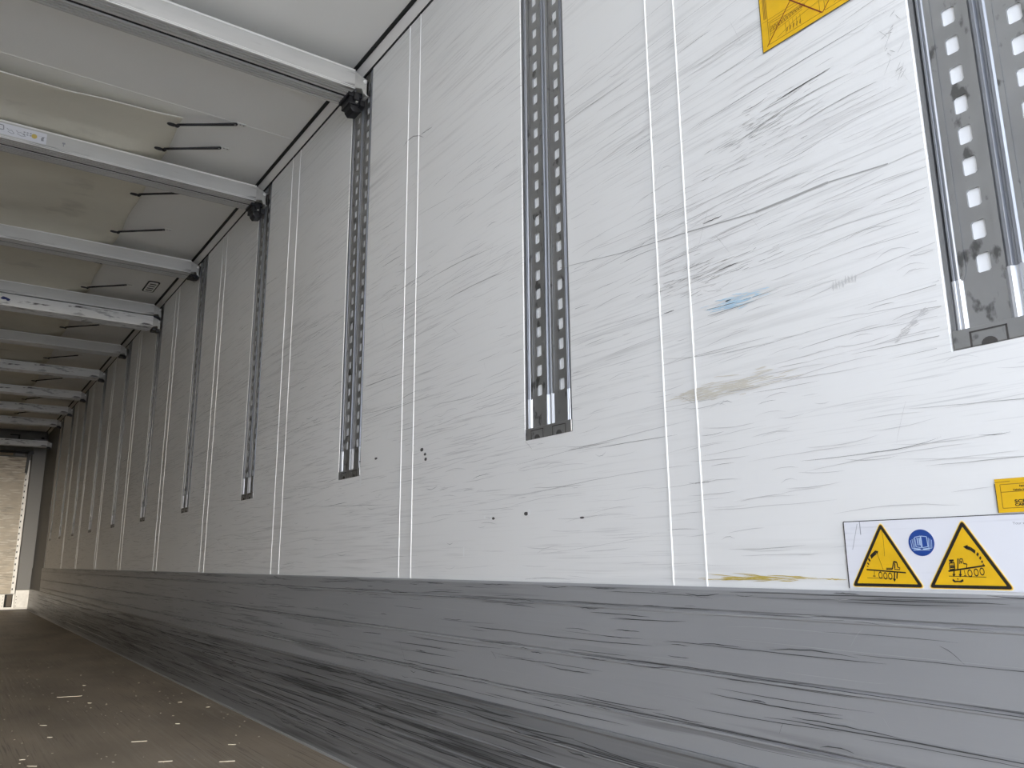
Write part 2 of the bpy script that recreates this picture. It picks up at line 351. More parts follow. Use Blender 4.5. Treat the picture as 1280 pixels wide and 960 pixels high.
# ------------------------------------------------------------------ slotted cargo rails let into the wall
XW = WX + .0055                                   # web plane
P = .0515
def slot_web(mb, ya, yb, s0, s1, z0, z1):
    """sheet with rounded slots, faces towards -x, slot walls 8 mm deep"""
    c = .003; hz = .0145; D = .0036
    zs = []; k = 0
    while True:
        zc = RB + .124 + k * P
        if zc + P / 2 > z1: break
        zs.append(zc); k += 1
    def quad(y0, y1, a, b): mb.add([(XW, y0, a), (XW, y1, a), (XW, y1, b), (XW, y0, b)], [(0, 1, 2, 3)])
    quad(ya, yb, z0, zs[0] - P / 2)
    quad(ya, yb, zs[-1] + P / 2, z1)
    for zc in zs:
        a, b = zc - P / 2, zc + P / 2
        o4 = [(ya, a), (yb, a), (yb, b), (ya, b)]
        h = [(s0 + c, zc - hz), (s1 - c, zc - hz), (s1, zc - hz + c), (s1, zc + hz - c), (s1 - c, zc + hz), (s0 + c, zc + hz), (s0, zc + hz - c), (s0, zc - hz + c)]
        v = [(XW, *p) for p in o4] + [(XW, *p) for p in h] + [(XW + D, *p) for p in h]
        H = 4
        f = [(0, 1, H + 1, H + 0), (1, H + 2, H + 1), (1, 2, H + 3, H + 2), (2, H + 4, H + 3), (2, 3, H + 5, H + 4), (3, H + 6, H + 5), (3, 0, H + 7, H + 6), (0, H + 0, H + 7)]
        f += [(H + i, H + (i + 1) % 8, H + 8 + (i + 1) % 8, H + 8 + i) for i in range(8)]
        mb.add(v, f)
def rib(y0, y1, crest):
    """pressed aluminium rib profile, local y measured from the rail's far edge towards the camera"""
    pts = [(WX + .0091, y0)]
    w = y1 - y0
    if crest == 1:
        pts += [(WX + .004, y0 + .002), (WX + .0006, y0 + w * .26), (WX + .0006, y0 + w * .42), (WX + .0025, y0 + w * .5), (WX + .0006, y0 + w * .58), (WX + .0006, y0 + w * .74), (WX + .004, y1 - .002)]
    else:
        pts += [(WX + .005, y0 + .001), (WX + .0008, y0 + .006), (WX + .0008, y0 + .0105), (WX + .006, y0 + w * .5 - .0015), (WX + .006, y0 + w * .5 + .0015), (WX + .0008, y1 - .0105), (WX + .0008, y1 - .006), (WX + .005, y1 - .001)]
    pts += [(WX + .0091, y1)]
    return pts
def make_rail(label):
    root = empty('cargo_rail', (0, 0, 0), label, 'cargo rail', 'slotted double rails let into the right wall')
    ztop = TZ - .008
    T = lambda mb, nm, m, par=root, bev=0: mb.build(nm, m, par, bevel=bev)
    W_ = RAILW
    mb = MB(); slot_web(mb, -.087, -.020, -.066, -.046, RB + .03, ztop); T(mb, 'slotted_web', M['rail'])
    mb = MB(); slot_web(mb, -.170, -.110, -.156, -.136, RB + .03, ztop); T(mb, 'slotted_web', M['rail'])
    zs_ = RB + .106
    for nm, y0, y1, kd in (('edge_rib', -.024, -.0075, 1), ('centre_rib', -.114, -.084, 2), ('edge_rib', -.182, -.168, 1)):
        up = T(MB().prism(rib(y0, y1, kd), 2, zs_, ztop), nm, M['rib_dull'])  # rib split at the notch: duller tone above, brighter below
        lo = T(MB().prism(rib(y0 - .002, y1 + .002, kd), 2, RB + .030, zs_), 'worn_foot', M['rib'], up); lo['label'] = 'bright worn foot of the rib'
    mb = MB()
    mb.box(WX + .0015, WX + .0091, -.0072, -.0006, RB, ztop); mb.box(WX + .0015, WX + .0091, -W_ + .0006, -.1823, RB, ztop)
    T(mb, 'side_flange', M['lip'])
    # lips that stand over the webs and stop at a rounded notch above the foot
    zn = RB + .112
    mb = MB()
    for y0, y1 in ((-.031, -.022), (-.086, -.078), (-.119, -.111), (-.169, -.160)):
        s = 1 if y1 in (-.022, -.111) else -1
        inner = y1 if s == 1 else y0; outer = y0 if s == 1 else y1
        poly = [(inner, zn - .010), (inner + (outer - inner) * .5, zn - .006), (inner + (outer - inner) * .85, zn + .001), (outer, zn + .008), (outer, ztop), (inner, ztop)]
        mb.prism(poly, 0, WX + .0030, WX + .0042)
    T(mb, 'web_lip', M['rail'])
    e = MB()
    e.box(WX - .0008, WX + .0091, -W_ + .0008, -.0008, RB + .0006, RB + .030)
    ec = T(e, 'end_cap', M['rail'], bev=.0015)
    for yc in (-.052, -.140):                      # dark strips drawing the cap's recess outline and drain arch
        mb = MB()
        mb.box(WX - .0020, WX - .0006, yc - .026, yc + .026, RB + .0215, RB + .0235)
        mb.box(WX - .0020, WX - .0006, yc - .026, yc - .0235, RB + .0006, RB + .0225)
        mb.box(WX - .0020, WX - .0006, yc + .0235, yc + .026, RB + .0006, RB + .0225)
        arch = [(yc + .011 * math.cos(t), RB + .0007 + .010 * math.sin(t)) for t in [math.pi * q / 8 for q in range(9)]]
        mb.prism(arch, 0, WX - .0022, WX - .0006)
        mb.build('cap_recess', M['dirt'], ec)
    return root
rail0 = make_rail('')
rl = ['nearest wide slotted cargo rail at the right edge, showing its pale slots large', 'second cargo rail, tall double slotted strip in the middle of the wall', 'third cargo rail, below the nearest visible ceiling beam',
      'fourth cargo rail, below the sticker-marked second ceiling beam', 'fifth cargo rail, below the third ceiling beam', 'sixth cargo rail, below the two beams parked one over the other',
      'seventh cargo rail, first one beyond the double beams', 'eighth cargo rail, second one beyond the double beams', 'ninth cargo rail, third one beyond the double beams',
      'tenth cargo rail, last but one before the dark corner', 'farthest cargo rail, beside the dark corner sheet']
for i, y in enumerate(RAILS):
    o = rail0 if i == 0 else copy_tree(rail0)
    o.location = (0, y, 0); o['label'] = rl[i]

# ------------------------------------------------------------------ cross beams
BH, BD = .083, .142
def beam_profile():
    y0, y1, z0, z1 = -BD / 2, BD / 2, 0, BH
    p = [(y0, z1), (y0, .004), (y0 + .003, 0)]
    y = y0 + .006
    def teeth(y, n):
        q = []
        for _ in range(n): q += [(y, 0), (y + .0072, .0), (y + .0078, .012), (y + .0142, .012), (y + .0148, 0)]; y += .0149
        return q, y
    q, y = teeth(y - .001, 3); p += q + [(y, 0)]
    p += [(-.0105, 0), (-.0103, .030), (.0103, .030), (.0105, 0)]
    q, y = teeth(.0125, 3); p += q + [(y, 0)]
    p += [(y1 - .002, 0), (y1, .003), (y1, z1)]
    return p
BX0, BX1 = LX + .07, 1.135
def make_beam(mkey, big=True):
    root = empty('cross_beam', (0, 0, 0), '', 'beam', 'cross beams parked under the ceiling')
    MB().prism(beam_profile(), 0, BX0, BX1).build('beam_body', M[mkey], root)
    mb = MB(); f = -BD / 2
    mb.box(BX0, BX1, f - .0022, f + .001, BH - .006, BH + .001); mb.box(BX0, BX1, f - .0022, f + .001, .0, .0035); mb.box(BX0, BX1, f - .0016, f + .001, .008, .0100)
    mb.build('edge_lip', M['beam_edge'], root)
    MB().box(BX0 + .002, BX1 - .002, -.0100, .0100, .006, .029).build('groove_seal', M['rubber'], root)  # black strip painting the shade inside the underside groove, no real seal
    for s in (1, -1):
        xe = BX1 if s == 1 else BX0; wx = WX if s == 1 else LX; X = lambda d: xe + s * d
        D_ = abs(wx - xe) - .002
        br = MB()
        zt = BH
        for (ya, yb) in ((f + .002, f + .012), (BD / 2 - .012, BD / 2 - .002)):
            poly = [(X(-.004), zt - .001), (X(.0), zt - .001), (X(D_ * .72), zt - .022), (X(D_ * .98), zt - .024), (X(D_ * .98), -.012), (X(D_ * .62), -.004), (X(D_ * .5), .014), (X(.0), .008), (X(-.004), .008)]
            br.prism(poly, 1, ya, yb)
        br.box(X(D_ * .80), X(D_ * .98), f + .002, BD / 2 - .002, -.012, zt - .026)
        br.box(X(-.003), X(.006), f + .004, BD / 2 - .004, .006, zt - .004)
        b = br.build('end_bracket', M['bracket'], root, bevel=.0015)
        MB().cyl((X(D_ * .68), f - .002, zt - .036), 1, .0075, .005, 14).build('bolt', M['beam_edge'], b)
        if big:
            la = MB()
            la.box(X(-.012), X(.046), f + .030, BD / 2 - .012, -.012, .010)
            la.box(X(-.004), X(.040), f + .038, BD / 2 - .022, -.040, -.010)
            la.prism([(X(.002), -.038), (X(.038), -.038), (X(.052), -.062), (X(.018), -.070), (X(.006), -.056)], 1, f + .046, BD / 2 - .034)
            la.box(X(.036), X(.058), f + .024, BD / 2 - .030, -.048, -.022)
            la.box(X(.008), X(.030), f + .018, f + .034, -.030, .0)
            l = la.build('latch', M['plastic'], root, bevel=.0025)
            MB().box(X(.020), X(.028), f + .028, f + .0375, -.036, -.016).build('latch_pin', M['bracket'], l)
        else:
            la = MB(); la.box(X(.004), X(.052), f + .030, BD / 2 - .030, -.014, .006); la.box(X(.030), X(.056), f + .020, f + .060, -.028, -.004)
            la.build('latch', M['plastic'], root, bevel=.002)
    return root
BZ = 2.472
beams = [(2.724, BZ, 'nearest cross beam with dark ribbed underside, high at the upper left', 0),
         (3.940, BZ, 'cross beam with a long sticker strip and a yellow dot, second from the front', 0),
         (5.255, BZ + .012, 'third cross beam from the front, between the long tarpaulin folds', 2),
         (6.345, BZ + .010, 'upper of the two beams parked one over the other', 2),
         (6.345, BZ - .084, 'scuffed white lower beam of the stacked pair, with a blue mark', 1),
         (7.700, BZ + .002, 'first single beam beyond the stacked pair', 2),
         (8.850, BZ, 'second single beam beyond the stacked pair', 1),
         (10.10, BZ, 'third single beam beyond the stacked pair', 1),
         (11.20, BZ, 'fourth single beam beyond the stacked pair', 1),
         (12.30, BZ, 'fifth single beam beyond the stacked pair, last one close under the ceiling', 1),
         (13.30, 2.305, 'farthest beam, hanging lower in front of the bulkhead header', 1)]
protos = {}
broots = []
for y, z, lab, k in beams:
    if k not in protos: protos[k] = o = make_beam('beam_dirty' if k == 1 else 'beam', k == 0)
    else: o = copy_tree(protos[k])
    o.location = (0, y, z); o['label'] = lab; broots.append(o)

# ------------------------------------------------------------------ flat graphics on surfaces
def T_right(X):                                  # graphics on the right wall: u grows to the viewer's right (towards -y)
    return lambda u, v, d: (X - d, u, v)
class G:
    """thin printed layers on a plane; tr(u, v, lift) gives the world point"""
    def __init__(s, tr): s.tr = tr; s.mb = MB()
    def poly(s, pts, d, m):
        n = len(pts); v = [s.tr(p[0], p[1], d) for p in pts] + [s.tr(p[0], p[1], d - .00015) for p in pts]
        s.mb.add(v, [tuple(range(n)), tuple(range(n, 2 * n))[::-1]] + [(i, (i + 1) % n, n + (i + 1) % n, n + i) for i in range(n)], m)
    def line(s, pts, w, d, m):
        for a, b in zip(pts, pts[1:]):
            dx, dy = b[0] - a[0], b[1] - a[1]; L = math.hypot(dx, dy) or 1; nx, ny = -dy / L * w / 2, dx / L * w / 2
            s.poly([(a[0] + nx, a[1] + ny), (a[0] - nx, a[1] - ny), (b[0] - nx, b[1] - ny), (b[0] + nx, b[1] + ny)], d, m)
    def ring(s, c, r, w, d, m, n=18):
        s.line([(c[0] + r * math.cos(2 * math.pi * t / n), c[1] + r * math.sin(2 * math.pi * t / n)) for t in range(n + 1)], w, d, m)
def rounded(pts, r, n=5):
    out = []
    for i, p in enumerate(pts):
        a = Vector(pts[i - 1]); b = Vector(p); c = Vector(pts[(i + 1) % len(pts)])
        u = (a - b).normalized(); v = (c - b).normalized()
        t = r / math.tan(u.angle(v) / 2)
        p0 = b + u * t; p1 = b + v * t
        for k in range(n + 1):
            q = k / n; out.append(tuple(p0 * (1 - q) ** 2 + b * 2 * q * (1 - q) + p1 * q * q))
    return out
def text_mesh(name, txt, size, m, parent, tr, bold=0.0, d=.0006):
    c = bpy.data.curves.new(name, 'FONT'); c.body = txt; c.size = size; c.offset = bold; c.resolution_u = 3
    t = bpy.data.objects.new('tmp', c); col.objects.link(t)
    bpy.context.view_layer.update()
    me = bpy.data.meshes.new_from_object(t.evaluated_get(bpy.context.evaluated_depsgraph_get()))
    bpy.data.objects.remove(t)
    for v in me.vertices: v.co = Vector(tr(v.co.x, v.co.y, d))
    me.materials.clear(); me.materials.append(m); me.name = name
    o = bpy.data.objects.new(name, me); col.objects.link(o); o.parent = parent
    return o
XG = WX - .0018                                   # film surfaces sit proud of the wall
def wall_tr(y, z): return lambda u, v, d: (XG - d, y - u, z + v)

# big white sticker carrying the two triangles
ws = G(wall_tr(0, 0))
ws.poly([(-.760, .7035), (-.760, KT + .004), (-.18, KT + .004), (-.18, .7035)], 0, 0)
ws.line([(-.760, .7042), (-.18, .7042)], .0012, .0001, 1); ws.line([(-.760, .7035), (-.760, KT + .004)], .0018, .0001, 1)
ws.line([(-.7315, .7035), (-.7315, .683)], .0014, .0001, 2); ws.line([(-.748, .660), (-.736, .700)], .0007, .0001, 2)
o = ws.mb.build('white_sticker', [M['white_film'], M['dirt'], M['grey_ink']])
tag(o, 'wide white sticker along the kick plate top, behind the two warning triangles', 'sticker')
text_mesh('small_print', 'Your vehicle', .0055, M['grey_ink'], o, wall_tr(.506, .690), d=.0004)

def triangle(ca, cb, ct, zb, zt, name_label, draw):
    """ca: far (left) foot y, cb: near (right) foot y, ct: apex y"""
    root = empty('warning_sign', (XG, (ca + cb) / 2, zb), name_label, 'sign', 'yellow warning triangles')
    def part(nm, pts, d, m):
        g = G(lambda u, v, dd: (-.0004 - dd, u - (ca + cb) / 2, v - zb)); g.poly(pts, d, 0); return g.mb.build(nm, m, root)
    def tri(inset):
        A, B, C_ = Vector((ca, zb)), Vector((cb, zb)), Vector((ct, zt)); cen = (A + B + C_) / 3
        r = (zt - zb) / 3.0; k = 1 - inset / r
        return [tuple(cen + (q - cen) * k) for q in (A, B, C_)]
    part('cream_edge', rounded(tri(0), .0045), 0, M['cream'])
    part('yellow_rim', rounded(tri(.0010), .0042), .0002, M['yellow'])
    part('black_border', rounded(tri(.0020), .0034), .0004, M['ink'])
    part('yellow_field', rounded(tri(.0065), .0006), .0006, M['yellow'])
    g = G(lambda u, v, dd: (-.0004 - dd, (ca + (cb - ca) * (u + 1) / 2) - (ca + cb) / 2, (zt - zb) * v)); draw(g)
    g.mb.build('pictogram', M['ink'], root)
    return root
D = .0008
def t1(g):
    q = lambda *ps: [((x - 570 + 100 * (880 - y) / 770) / 440, (880 - y) / 770) for x, y in ps]
    g.line(q((320, 672), (785, 705)), .020, D, 0)
    for c in ((490, 735), (548, 742), (605, 745)): g.ring(q(c)[0], .046, .016, D, 0)
    g.line(q((415, 680), (415, 745)), .010, D, 0); g.line(q((400, 746), (430, 746)), .012, D, 0)
    g.line(q((330, 766), (645, 772)), .006, D, 0)
    g.line(q((628, 665), (642, 582), (678, 590), (690, 645)), .026, D, 0); g.line(q((655, 600), (655, 660)), .03, D, 0)
    g.line(q((650, 668), (712, 672), (715, 650), (690, 645)), .014, D, 0); g.line(q((555, 655), (628, 655)), .010, D, 0); g.line(q((555, 668), (628, 668)), .016, D, 0)
    g.line(q((655, 695), (655, 790)), .030, D, 0); g.poly(q((638, 775), (674, 775), (656, 808)), D, 0); g.line(q((685, 705), (682, 772)), .030, D, 0)
    g.line(q((333, 642), (333, 630)), .03, D, 0); g.line(q((336, 612), (340, 596)), .05, D, 0); g.line(q((346, 570), (354, 550)), .06, D, 0)
    g.line(q((368, 530), (392, 503), (428, 475)), .06, D, 0); g.poly(q((412, 450), (458, 462), (445, 498)), D, 0)
    g.line(q((490, 215), (515, 330), (535, 520)), .006, D, 0); g.line(q((450, 500), (520, 670)), .006, D, 0)
def t2(g):
    q = lambda *ps: [((x - 350 + 88 * (925 - y) / 560) / 337, (925 - y) / 560) for x, y in ps]
    g.line(q((178, 782), (455, 738)), .022, D, 0)
    for c in ((345, 797), (392, 790), (435, 783)): g.ring(q(c)[0], .046, .016, D, 0)
    g.line(q((182, 820), (468, 825)), .008, D, 0)
    for x in (222, 272): g.line(q((x, 775), (x, 812)), .026, D, 0); g.poly(q((x - 13, 803), (x + 13, 803), (x, 828)), D, 0)
    g.line(q((300, 772), (310, 815)), .010, D, 0); g.line(q((300, 816), (320, 816)), .010, D, 0)
    g.line(q((250, 683), (250, 765)), .026, D, 0); g.line(q((262, 725), (264, 687), (285, 687), (292, 722), (320, 727), (318, 755)), .016, D, 0); g.line(q((273, 700), (276, 722)), .03, D, 0)
    g.line(q((180, 700), (216, 698)), .030, D, 0); g.line(q((198, 700), (198, 718)), .03, D, 0); g.line(q((183, 718), (222, 716), (228, 764), (190, 772), (183, 718)), .018, D, 0)
    g.line(q((192, 735), (225, 733)), .012, D, 0); g.line(q((192, 750), (225, 748)), .03, D, 0)
    g.line(q((213, 848), (232, 862)), .03, D, 0); g.line(q((232, 862), (252, 860), (275, 862)), .02, D, 0); g.line(q((275, 862), (296, 850)), .03, D, 0); g.line(q((253, 838), (253, 846)), .03, D, 0)
    g.poly(q((286, 592), (322, 578), (312, 612)), D, 0); g.line(q((308, 597), (345, 610), (380, 635)), .05, D, 0)
    g.line(q((392, 645), (405, 660)), .05, D, 0); g.line(q((414, 673), (424, 688)), .042, D, 0); g.line(q((430, 702), (437, 716)), .034, D, 0); g.line(q((441, 724), (444, 732)), .024, D, 0)
triangle(.7565, .636, .6965, .6015, .7035, 'left yellow warning triangle, forklift at the rear of a tilting trailer', t1)
triangle(.634, .5125, .573, .6015, .7025, 'right yellow warning triangle, forklift and load pressing the front of a trailer', t2)

root = empty('information_sign', (XG, .6355, .6685), 'small round blue sign between the two yellow warning triangles', 'sign')
g = G(lambda u, v, d: (-.0004 - d, -u, v)); R_ = .0195
g.poly([(R_ * math.cos(t * math.pi / 20), R_ * math.sin(t * math.pi / 20)) for t in range(40)], 0, 0)
g.mb.build('blue_disc', M['blue'], root)
g = G(lambda u, v, d: (-.0004 - d, -u * R_, v * R_))
g.line([(-.42, -.3), (-.46, .42), (-.02, .5), (-.02, -.38), (-.42, -.3)], .05, .0004, 0); g.line([(.06, -.38), (.02, .5), (.46, .44), (.50, -.3), (.06, -.38)], .05, .0004, 0)
g.line([(-.25, -.2), (-.28, .38)], .08, .0004, 0); g.line([(-.1, -.2), (-.12, .38)], .08, .0004, 0)
for k in range(3):
    a = .56 + .12 * k; g.line([(-a, .36 - .08 * k), (-a + .05, -.42), (-.1, -.46 - .04 * k)], .035, .0004, 0); g.line([(a + .02, .36 - .08 * k), (a - .02, -.42), (.1, -.46 - .04 * k)], .035, .0004, 0)
g.line([(-.66, -.55), (.62, -.55)], .05, .0004, 0)
g.mb.build('white_symbol', M['white_ink'], root)

# yellow maker's sticker cut by the right edge of the photo
root = empty('yellow_sticker', (XG, .522, .7065), 'small yellow sticker with bold black lettering above the right warning triangle', 'sticker')
g = G(lambda u, v, d: (.0002 - d, -u, v)); g.poly([(0, 0), (.125, 0), (.125, .0465), (0, .0465)], 0, 0); g.mb.build('yellow_backing', M['yellow'], root)
g = G(lambda u, v, d: (.0002 - d, -u, v)); w = .0007
g.line([(.0065, .006), (.118, .006), (.118, .0385), (.0065, .0385), (.0065, .006)], w, .0003, 0); g.line([(.0065, .028), (.118, .028)], w, .0003, 0)
g.line([(-.0003, 0), (-.0003, .040)], .0012, .0003, 1); g.line([(0, .042), (.02, .0425)], w, .0003, 0)
g.mb.build('ruled_frame', [M['brown_ink'], M['dirt']], root)
TR = lambda y, z, k=1.0: (lambda u, v, d: (.0002 - d, -(y + u * k), z + v))
text_mesh('lettering', 'SCHMITZ', .0060, M['ink'], root, TR(.0225, .0128, 1.45), .00018); text_mesh('lettering', 'CARGOBULL', .0049, M['ink'], root, TR(.0225, .0084, 1.3), .00018)
text_mesh('lettering', 'Fahrzeug-Ident-Nr.', .0036, M['ink'], root, TR(.031, .0340), .0001); text_mesh('lettering', 'Vehicle ident. no.', .0038, M['ink'], root, TR(.0225, .0290), .0001)

# yellow load-diagram sticker at the top edge
root = empty('yellow_sticker', (XG, .833, 1.606), 'large yellow load diagram sticker high on the wall with dark red crossed lines', 'sticker')
g = G(lambda u, v, d: (.0002 - d, -u, v)); g.poly([(0, 0), (.262, 0), (.262, .25), (0, .25)], 0, 0); g.mb.build('yellow_backing', M['yellow'], root)
g = G(lambda u, v, d: (.0002 - d, .833 - .833 - u, v))
def q(*ps): return [(.833 - a, b - 1.606) for a, b in ps]
for off in (0, .120):
    def qq(*ps): return [(.833 - a + off, b - 1.606) for a, b in ps]
    g.line(qq((.818, 1.616), (.708, 1.616), (.708, 1.745), (.818, 1.745), (.818, 1.616)), .0008, .0003, 0)
    g.line(qq((.818, 1.663), (.708, 1.663)), .0008, .0003, 0)
    g.line(qq((.814, 1.632), (.814, 1.660), (.744, 1.652), (.720, 1.660)), .0007, .0003, 0)
    for k in range(12):
        a = .814 - .0062 * k; g.line(qq((a, 1.640 + .001 * k), (a - .006, 1.652 + .0004 * k), (a - .010, 1.640 + .001 * k)), .0008, .0003, 0)
    for k in range(4): g.line(qq((.814, 1.636 + .005 * k), (.742, 1.646 + .004 * k)), .0006, .0003, 0)
    for k in range(5): g.line(qq((.780 - .008 * k, 1.618), (.780 - .008 * k, 1.640)), .0006, .0003, 0)
    for k in range(5): g.line(qq((.778 - .007 * k, 1.621), (.776 - .007 * k, 1.629)), .0018, .0003, 0)
    g.line(qq((.80, 1.62), (.76, 1.634), (.70, 1.644)), .0006, .0003, 0)
    g.line(qq((.823, 1.614), (.765, 1.680), (.707, 1.746)), .0016, .0005, 1); g.line(qq((.704, 1.615), (.765, 1.680), (.823, 1.746)), .0024, .0005, 1)
g.line(q((.8295, 1.669), (.60, 1.669)), .0005, .0003, 0)
for k in range(3): g.line(q((.8255 - .0025 * k, 1.674), (.8255 - .0025 * k, 1.84)), .0012, .0003, 0)
g.line(q((.8335, 1.606), (.8335, 1.85)), .0014, .0004, 2); g.line(q((.8335, 1.6058), (.571, 1.6058)), .0018, .0004, 2)
g.mb.build('load_diagram', [M['brown_ink'], M['red_ink'], M['dirt']], root)

# sticker strip on the second beam, blue mark on the scuffed beam
b2 = broots[1]
g = G(lambda u, v, d: (u, -BD / 2 - .0008 - d, v)); g.poly([(-.55, .018), (.188, .018), (.188, .070), (-.55, .070)], 0, 0)
st = g.mb.build('sticker_strip', M['white_film'], b2); tag(st, 'white sticker strip with small marks and a yellow dot')
g = G(lambda u, v, d: (u, -BD / 2 - .0008 - d, v))
g.line([(-.02, .062), (.022, .060), (.024, .040), (-.02, .036)], .004, .0003, 0)
for a, b in ((.035, .064), (.070, .107)):
    g.line([(a, .050), (a + .01, .042), (a + .018, .046), (b, .034)], .0022, .0003, 0); g.line([(a + .004, .037), (a + .02, .030), (b, .033)], .0022, .0003, 0)
for x in (.098, .110, .122):
    g.line([(x, .052), (x + .007, .052)], .005, .0003, 0); g.line([(x, .042), (x + .007, .042)], .005, .0003, 0)
g.mb.build('printed_marks', M['grey_ink'], st)
g = G(lambda u, v, d: (u, -BD / 2 - .0008 - d, v)); g.poly([(.140 + .011 * math.cos(t * math.pi / 10), .044 + .011 * math.sin(t * math.pi / 10)) for t in range(20)], .0003, 0)
g.mb.build('yellow_dot', mat('pale_yellow_dot', (.62, .47, .12), .5), st)
g = G(lambda u, v, d: (u, -BD / 2 - .0008 - d, v)); g.poly([(.168, .030), (.178, .032), (.176, .042), (.180, .052), (.170, .050), (.166, .040)], .0002, 0) ; g.line([(.25,.045),(.262,.046)],.008,.0003,0); g.line([(.255,.045),(.256,.030)],.004,.0003,0)
g.mb.build('scuff', M['grey_ink'], b2)
b5 = broots[4]
g = G(lambda u, v, d: (u, -BD / 2 - .0008 - d, v)); g.poly([(.155, .046), (.170, .062), (.190, .058), (.215, .048), (.210, .036), (.196, .034), (.190, .042), (.170, .040)], .0003, 0)
g.mb.build('blue_mark', mat('dark_blue_ink', (.02, .03, .14), .5), b5)

# ------------------------------------------------------------------ tarpaulin under the ceiling
def tarp_z(x, y):
    zc = CZ - .030
    dip = 0
    for yb in (3.94, 5.255, 6.345, 7.70, 8.85, 10.10, 11.20, 12.30):
        dip = max(dip, math.exp(-((y - yb + .02) / .14) ** 2))
    t = (.68 - x)
    dip *= min(1, max(0, t) / .16)
    z = zc - .030 * dip
    z -= .010 * min(1, t / .5) * (1 - dip)
    fr = max(0, 1 - (y - 3.47) / .30)                    # free front edge sags between the cords
    z -= .030 * fr * min(1, max(0, t) / .6)
    w = min(1, t / .2)
    z += .0035 * math.sin(9 * x + 3.2 * y) * w + .0025 * math.sin(23 * y + 2 * math.sin(5 * x)) * w * (1 - dip)
    return max(z, 2.5605 + .003)
tarp = empty('tarpaulin', (0, 3.47, CZ - .03), 'long pale grey tarpaulin stretched above the beams with corded edge', 'tarpaulin')
nx, ny = 60, 420; X0, X1, Y0, Y1 = LX + .35, .682, 3.47, 13.0
def tarp_xy(i, j):
    x = X0 + (X1 - X0) * i / nx; y = Y0 + (Y1 - Y0) * j / ny
    e = (i / nx) ** 6
    x -= .010 * e * (0.5 - 0.5 * math.cos(2 * math.pi * (y - 3.80) / .61)) if i > nx * .6 else 0
    if j == 0: y += 0
    return x, y
mb = MB(); V = []
for j in range(ny + 1):
    for i in range(nx + 1):
        x, y = tarp_xy(i, j); V.append((x, y - 3.47, tarp_z(x, y) - CZ + .03))
mb.add(V, [(j * (nx + 1) + i, j * (nx + 1) + i + 1, (j + 1) * (nx + 1) + i + 1, (j + 1) * (nx + 1) + i) for j in range(ny) for i in range(nx)])
o = mb.build('sheet', M['tarp'], tarp, smooth=True)
s_ = o.modifiers.new('thickness', 'SOLIDIFY'); s_.thickness = .0012
mb = MB(); mb.tube([(tarp_xy(i, 0)[0], 0, tarp_z(tarp_xy(i, 0)[0], 3.47) - CZ + .029) for i in range(nx + 1)], .0028, 6)
mb.tube([(tarp_xy(nx, j)[0], tarp_xy(nx, j)[1] - 3.47, tarp_z(*tarp_xy(nx, j)) - CZ + .029) for j in range(0, ny + 1, 2)], .0016, 6)
mb.build('hem', M['hem'], tarp, smooth=True)

# bungee cords from the tarpaulin's edge to small hooks on the ceiling
cords = [(3.515, 'nearest black cord, at the free front corner of the tarpaulin'), (3.775, 'second black cord, just in front of the sticker-marked beam'), (4.36, 'third black cord, half hidden behind the sticker-marked beam'),
         (4.96, 'fourth black cord, in front of the third beam'), (5.56, 'fifth black cord, half hidden behind the third beam'), (6.15, 'sixth black cord, just in front of the stacked pair of beams'),
         (7.35, 'black cord in the bay just beyond the stacked pair of beams'), (8.58, 'black cord in the second bay beyond the stacked beams'), (9.76, 'black cord in the third bay beyond the stacked beams'),
         (10.95, 'black cord in the fourth bay beyond the stacked beams'), (12.05, 'black cord in the fifth bay beyond the stacked beams')]
def make_cord():
    root = empty('bungee_cord', (0, 0, 0), '', 'cord', 'black bungee cords along the tarpaulin edge')
    # local origin: ceiling hook; cord runs to -x
    L = .262; dy = .085
    def pt(t, s=0): return (-.012 - (L - .03) * t, dy * t + s, -.010 - .038 * t)
    mb = MB()
    a = [pt(t / 8, .0075 * (1 - t / 8)) for t in range(9)]; b = [pt(t / 8, -.0075 * (1 - t / 8)) for t in range(9)]
    end = [(-.009, .005, -.010), (-.007, 0, -.010), (-.009, -.005, -.010)]
    mb.tube(a[::-1] + end + b, .0045, 8)
    mb.tube([pt(.6), pt(1.0)], .0060, 8)
    mb.build('elastic_loop', M['plastic'], root, smooth=True)
    mb = MB(); e = Vector(pt(1.0))
    mb.tube([e + Vector((.006, -.009, -.004)), e + Vector((0, 0, -.006)), e + Vector((-.004, .009, -.004))], [.006, .0085, .006], 8)
    mb.tube([e + Vector((-.022 + .018 * math.cos(t), .008 * math.sin(t) + .004, -.004)) for t in [k * math.pi / 6 for k in range(12)]], .0040, 6, closed=True)
    mb.build('knot', M['plastic'], root, smooth=True)
    mb = MB(); mb.box(-.010, .034, -.009, .009, -.005, .0); mb.box(-.016, -.002, -.004, .004, -.013, -.004); mb.box(-.018, -.013, -.006, .006, -.013, -.006)
    h = mb.build('ceiling_hook', M['hook'], root, bevel=.0012)
    mb = MB(); mb.cyl((.008, 0, -.0058), 2, .0028, .002, 8); mb.cyl((.024, 0, -.0058), 2, .0028, .002, 8); mb.build('rivet', M['ink'], h)
    return root
c0 = make_cord()
for i, (y, lab) in enumerate(cords):
    o = c0 if i == 0 else copy_tree(c0)
    o.location = (.905, y - .085, CZ - .0005); o['label'] = lab

